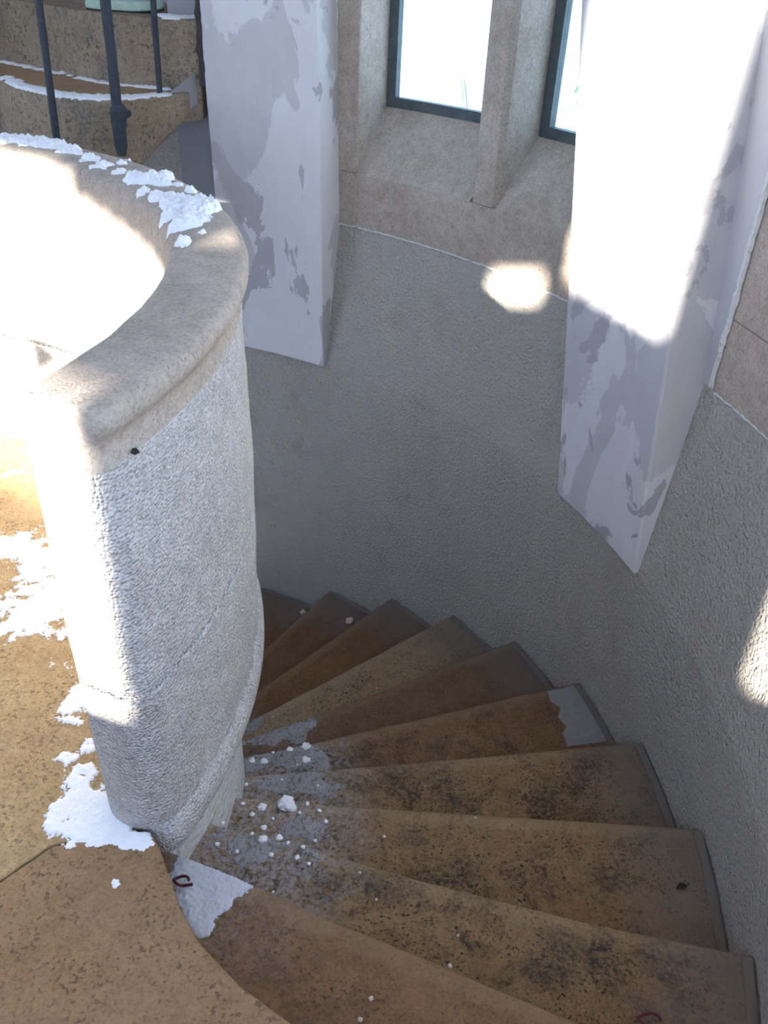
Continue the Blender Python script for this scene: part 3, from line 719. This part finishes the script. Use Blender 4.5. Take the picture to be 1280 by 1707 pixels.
# loose snow clumps and chips
def clump(x, y, z, s, mat, name='snow_clump', flat=.6):
    bm = bmesh.new(); bmesh.ops.create_icosphere(bm, subdivisions=3, radius=1)
    sd_ = random.random() * 50
    for v in bm.verts:
        n_ = 1 + .45 * noise.fractal(v.co * 1.8 + Vector((sd_, 0, 0)), 1, 2, 3); v.co = Vector((v.co.x * n_ * s, v.co.y * n_ * s * random.uniform(.99, 1.01), max(v.co.z, -.35) * n_ * s * flat))
    me = bpy.data.meshes.new(name); bm.to_mesh(me); bm.free(); me.materials.append(mat)
    for p in me.polygons: p.use_smooth = True
    o = bpy.data.objects.new(name, me); o.location = (x, y, z + s * flat * .3); COL.objects.link(o); return o
CL = [(478, 1342, -.51, .024, 'largest white snow clump, lying alone on the third step'), (437, 1346, -.51, .012, 'slim snow streak left of the largest snow clump on the third step'),
      (420, 1269, -.85, .012, 'rounded snow clump leftmost on the frosty fifth step'), (440, 1270, -.85, .013, 'snow clump second from left on the frosty fifth step'),
      (510, 1245, -.85, .016, 'snow clump highest on the frosty fifth step sheet'), (483, 1250, -.85, .011, 'small snow clump left of the highest one on the fifth step'), (510, 1268, -.85, .015, 'snow clump lowest right on the frosty fifth step sheet'),
      (438, 1400, -.34, .011, 'white snow clump on the frost dusted second step'), (465, 1397, -.34, .009, 'pinkish white snow clump beside another on the second step')]
for x, y, z, s, lb in CL:
    q = atz(x, y, z); tag(clump(q.x, q.y, z, s, M['snow']), lb, 'snow clump')
for x, y, z, s, lb in [(330, 352, .982, .034, 'biggest snow lump on the parapet rim'), (345, 347, .975, .022, 'snow lump at the outer edge of the parapet rim'), (278, 296, .98, .020, 'pointed snow lump on the parapet rim nearest the far steps'), (235, 302, .982, .020, 'small snow lump on the parapet rim left of the pointed lump'), (300, 352, .982, .024, 'snow lump beside the biggest one toward the inner rim')]:
    q = atz(x, y, z); tag(clump(q.x, q.y, z, s, M['snow'], flat=.7), lb, 'snow clump')
def scatter(items, z, k, s0, s1, mat, name, label, cat, group):
    for (x, y) in items:
        q = atz(x, y, z); tag(clump(q.x, q.y, z, random.uniform(s0, s1), mat, name), label, cat, group)
crumbs = {2: [(372, 1372), (395, 1420), (420, 1390), (452, 1425), (480, 1405), (505, 1412), (362, 1408), (440, 1380), (515, 1440), (495, 1430)], 3: [(405, 1340), (543, 1370), (532, 1352), (420, 1358), (500, 1355), (455, 1365), (512, 1340), (525, 1402)],
          5: [(470, 1265), (455, 1255), (495, 1275), (530, 1262)], 4: [(410, 1308), (470, 1300), (530, 1310)]}
for k, it in crumbs.items():
    scatter(it, -RISE * k, k, .004, .007, M['snow'], 'snow_crumb', 'tiny snow crumb on the %s step down, near the parapet' % {2: 'second', 3: 'third', 4: 'fourth', 5: 'fifth'}[k], 'snow crumb', 'snow crumbs on the %s step' % {2: 'second', 3: 'third', 4: 'fourth', 5: 'fifth'}[k])
for k, it in {1: [(455, 1487), (750, 1610), (618, 1665), (600, 1700)], 2: [(600, 1455), (763, 1560), (627, 1500)], 3: [(640, 1395), (792, 1363)], 7: [(455, 1195)]}.items():
    scatter(it, -RISE * k, k, .003, .005, M['crumb'], 'stone_chip', 'tiny pale stone chip on the %s step' % {1: 'topmost brown', 2: 'second mouldy', 3: 'third ochre', 7: 'pale sandy seventh'}[k], 'stone chip', 'pale stone chips on the %s step' % {1: 'topmost', 2: 'second', 3: 'third', 7: 'seventh'}[k])
for x, y, z, s, lb in [(583, 1036, -1.53, .022, 'pale crumb on the ninth step by the wall'), (505, 1022, -1.70, .018, 'pale crumb on the tenth step by the wall')]:
    q = atz(x, y, z); tag(clump(q.x, q.y, z, s, M['crumb'], 'stone_chip'), lb, 'stone chip')
# dead leaves
def leaf(x, y, z, s, mat, label, rot=0.3):
    q = atz(x, y, z); mb = MB(); rows = []
    for i in range(9):
        f = i / 8; w_ = sin(pi * f) ** .7 * .5; row = []
        for j in range(7):
            g_ = (j / 6 - .5) * 2; row.append(Vector(((f - .5) * 2 * s, g_ * w_ * s * (1 + .3 * sin(f * 17)), .002 + s * .35 * g_ * g_ * w_ * 2 + s * .25 * sin(f * 3))))
        rows.append(row)
    up = [[Matrix.Rotation(rot, 3, 'Z') @ p + q for p in r_] for r_ in rows]
    mb.grid(up); k = len(up) * 7
    mb.grid([[p + Vector((0, 0, .0012)) for p in r_] for r_ in up])
    b = 0
    ring = [i for i in range(7)] + [r_ * 7 + 6 for r_ in range(1, 9)] + [8 * 7 + j for j in range(5, -1, -1)] + [r_ * 7 for r_ in range(7, 0, -1)]
    for i in range(len(ring)):
        a_, b_ = ring[i], ring[(i + 1) % len(ring)]; mb.f.append((a_, b_, b_ + k, a_ + k))
    root = mb.build('dead_leaf', mat, smooth=True, origin=(q.x, q.y, z))
    st = MB(); d = Matrix.Rotation(rot, 3, 'Z'); st.tube([d @ Vector((s * .9, 0, .004)) + q, d @ Vector((s * 1.3, s * .2, .008)) + q, d @ Vector((s * 1.6, s * .1, .004)) + q], .0012, 5)
    so_ = st.build('stem', mat); so_.parent = root; so_.location = -root.location
    tag(root, label, 'leaf')
leaf(1135, 1480, -.51, .016, M['leaf'], 'dark dead leaf on the third step near the wall')
leaf(743, 1026, -1.30, .03, M['leaf'], 'dark leaf on the eighth step against the stucco wall', 1.2)
leaf(533, 976, -1.75, .045, M['leaf'], 'large dark leaf lying at the wall end of the tenth step', 2.2)
def curl(x, y, z, s, label):
    q = atz(x, y, z); mb = MB(); pts = [q + Vector((s * cos(a) * (1.2 if a < 3 else 1), s * .75 * sin(a), .004 + .004 * sin(a * 2))) for a in [i * .33 for i in range(17)]]
    pts = [q + Vector((-s * .2, s * 1.5, .004))][:0] + pts + [q + Vector((s * 1.9, -s * .6, .006))]
    mb.tube(pts, .0032, 6); o = mb.build('curled_twig', M['red_leaf'], origin=(q.x, q.y, z)); tag(o, label, 'twig')
curl(302, 1470, -.158, .014, 'curled dark red twig on the frosty snow wedge')
curl(1082, 1703, -.17, .018, 'thin dark looped twig at the bottom of the topmost step')
# small hole in the parapet face, its inner shade painted as a dark lump
d_ = ray(225, 753); A_ = d_.x ** 2 + d_.y ** 2; B_ = CAM.x * d_.x + CAM.y * d_.y; C_ = CAM.x ** 2 + CAM.y ** 2 - 1.2585 ** 2
q = CAM + d_ * ((-B_ - math.sqrt(B_ * B_ - A_ * C_)) / A_)
pl = clump(q.x, q.y, q.z, .0055, M['dark'], 'hole_shade_plug', 1.0); pl.parent = par; pl.location = q - par.location; pl['label'] = 'small dark hole'

# ------------------------------------------------------------------ outdoors
mb = MB(); mb.cblock(0.0, 90, -180, 180, -9.3, -9.0, 12); o = mb.build('ground', M['outside_snow']); o['kind'] = 'structure'
def conifer(x, y, h_, lb):
    root = empty('conifer_tree', (x, y, -9)); mb = MB(); rows = []
    for i in range(26):
        f = i / 25; rr = (1 - f) * h_ * .27 * (1 - .35 * ((i % 3) / 3)) + .05; row = []
        for j in range(40):
            a = 2 * pi * j / 40; k_ = 1 + .3 * noise.noise(Vector((cos(a) * 4, sin(a) * 4, i * 1.3)))
            row.append((x + rr * k_ * cos(a), y + rr * k_ * sin(a), -8 + (h_ - 1) * f))
        rows.append(row)
    mb.grid(rows, True); mb.f.append(tuple(range(40))); mb.build('foliage', M['conifer'], root)
    b = MB(); b.tube([(x, y, -9), (x, y, -8 + h_ * .5)], .3, 8); b.build('trunk', M['bark'], root)
    tag(root, lb, 'tree')
conifer(3.0, 23.4, 7.4, 'frosted conifer seen through the left window pane')
conifer(8.0, 34.5, 7.9, 'frosted conifer seen through the right window pane')
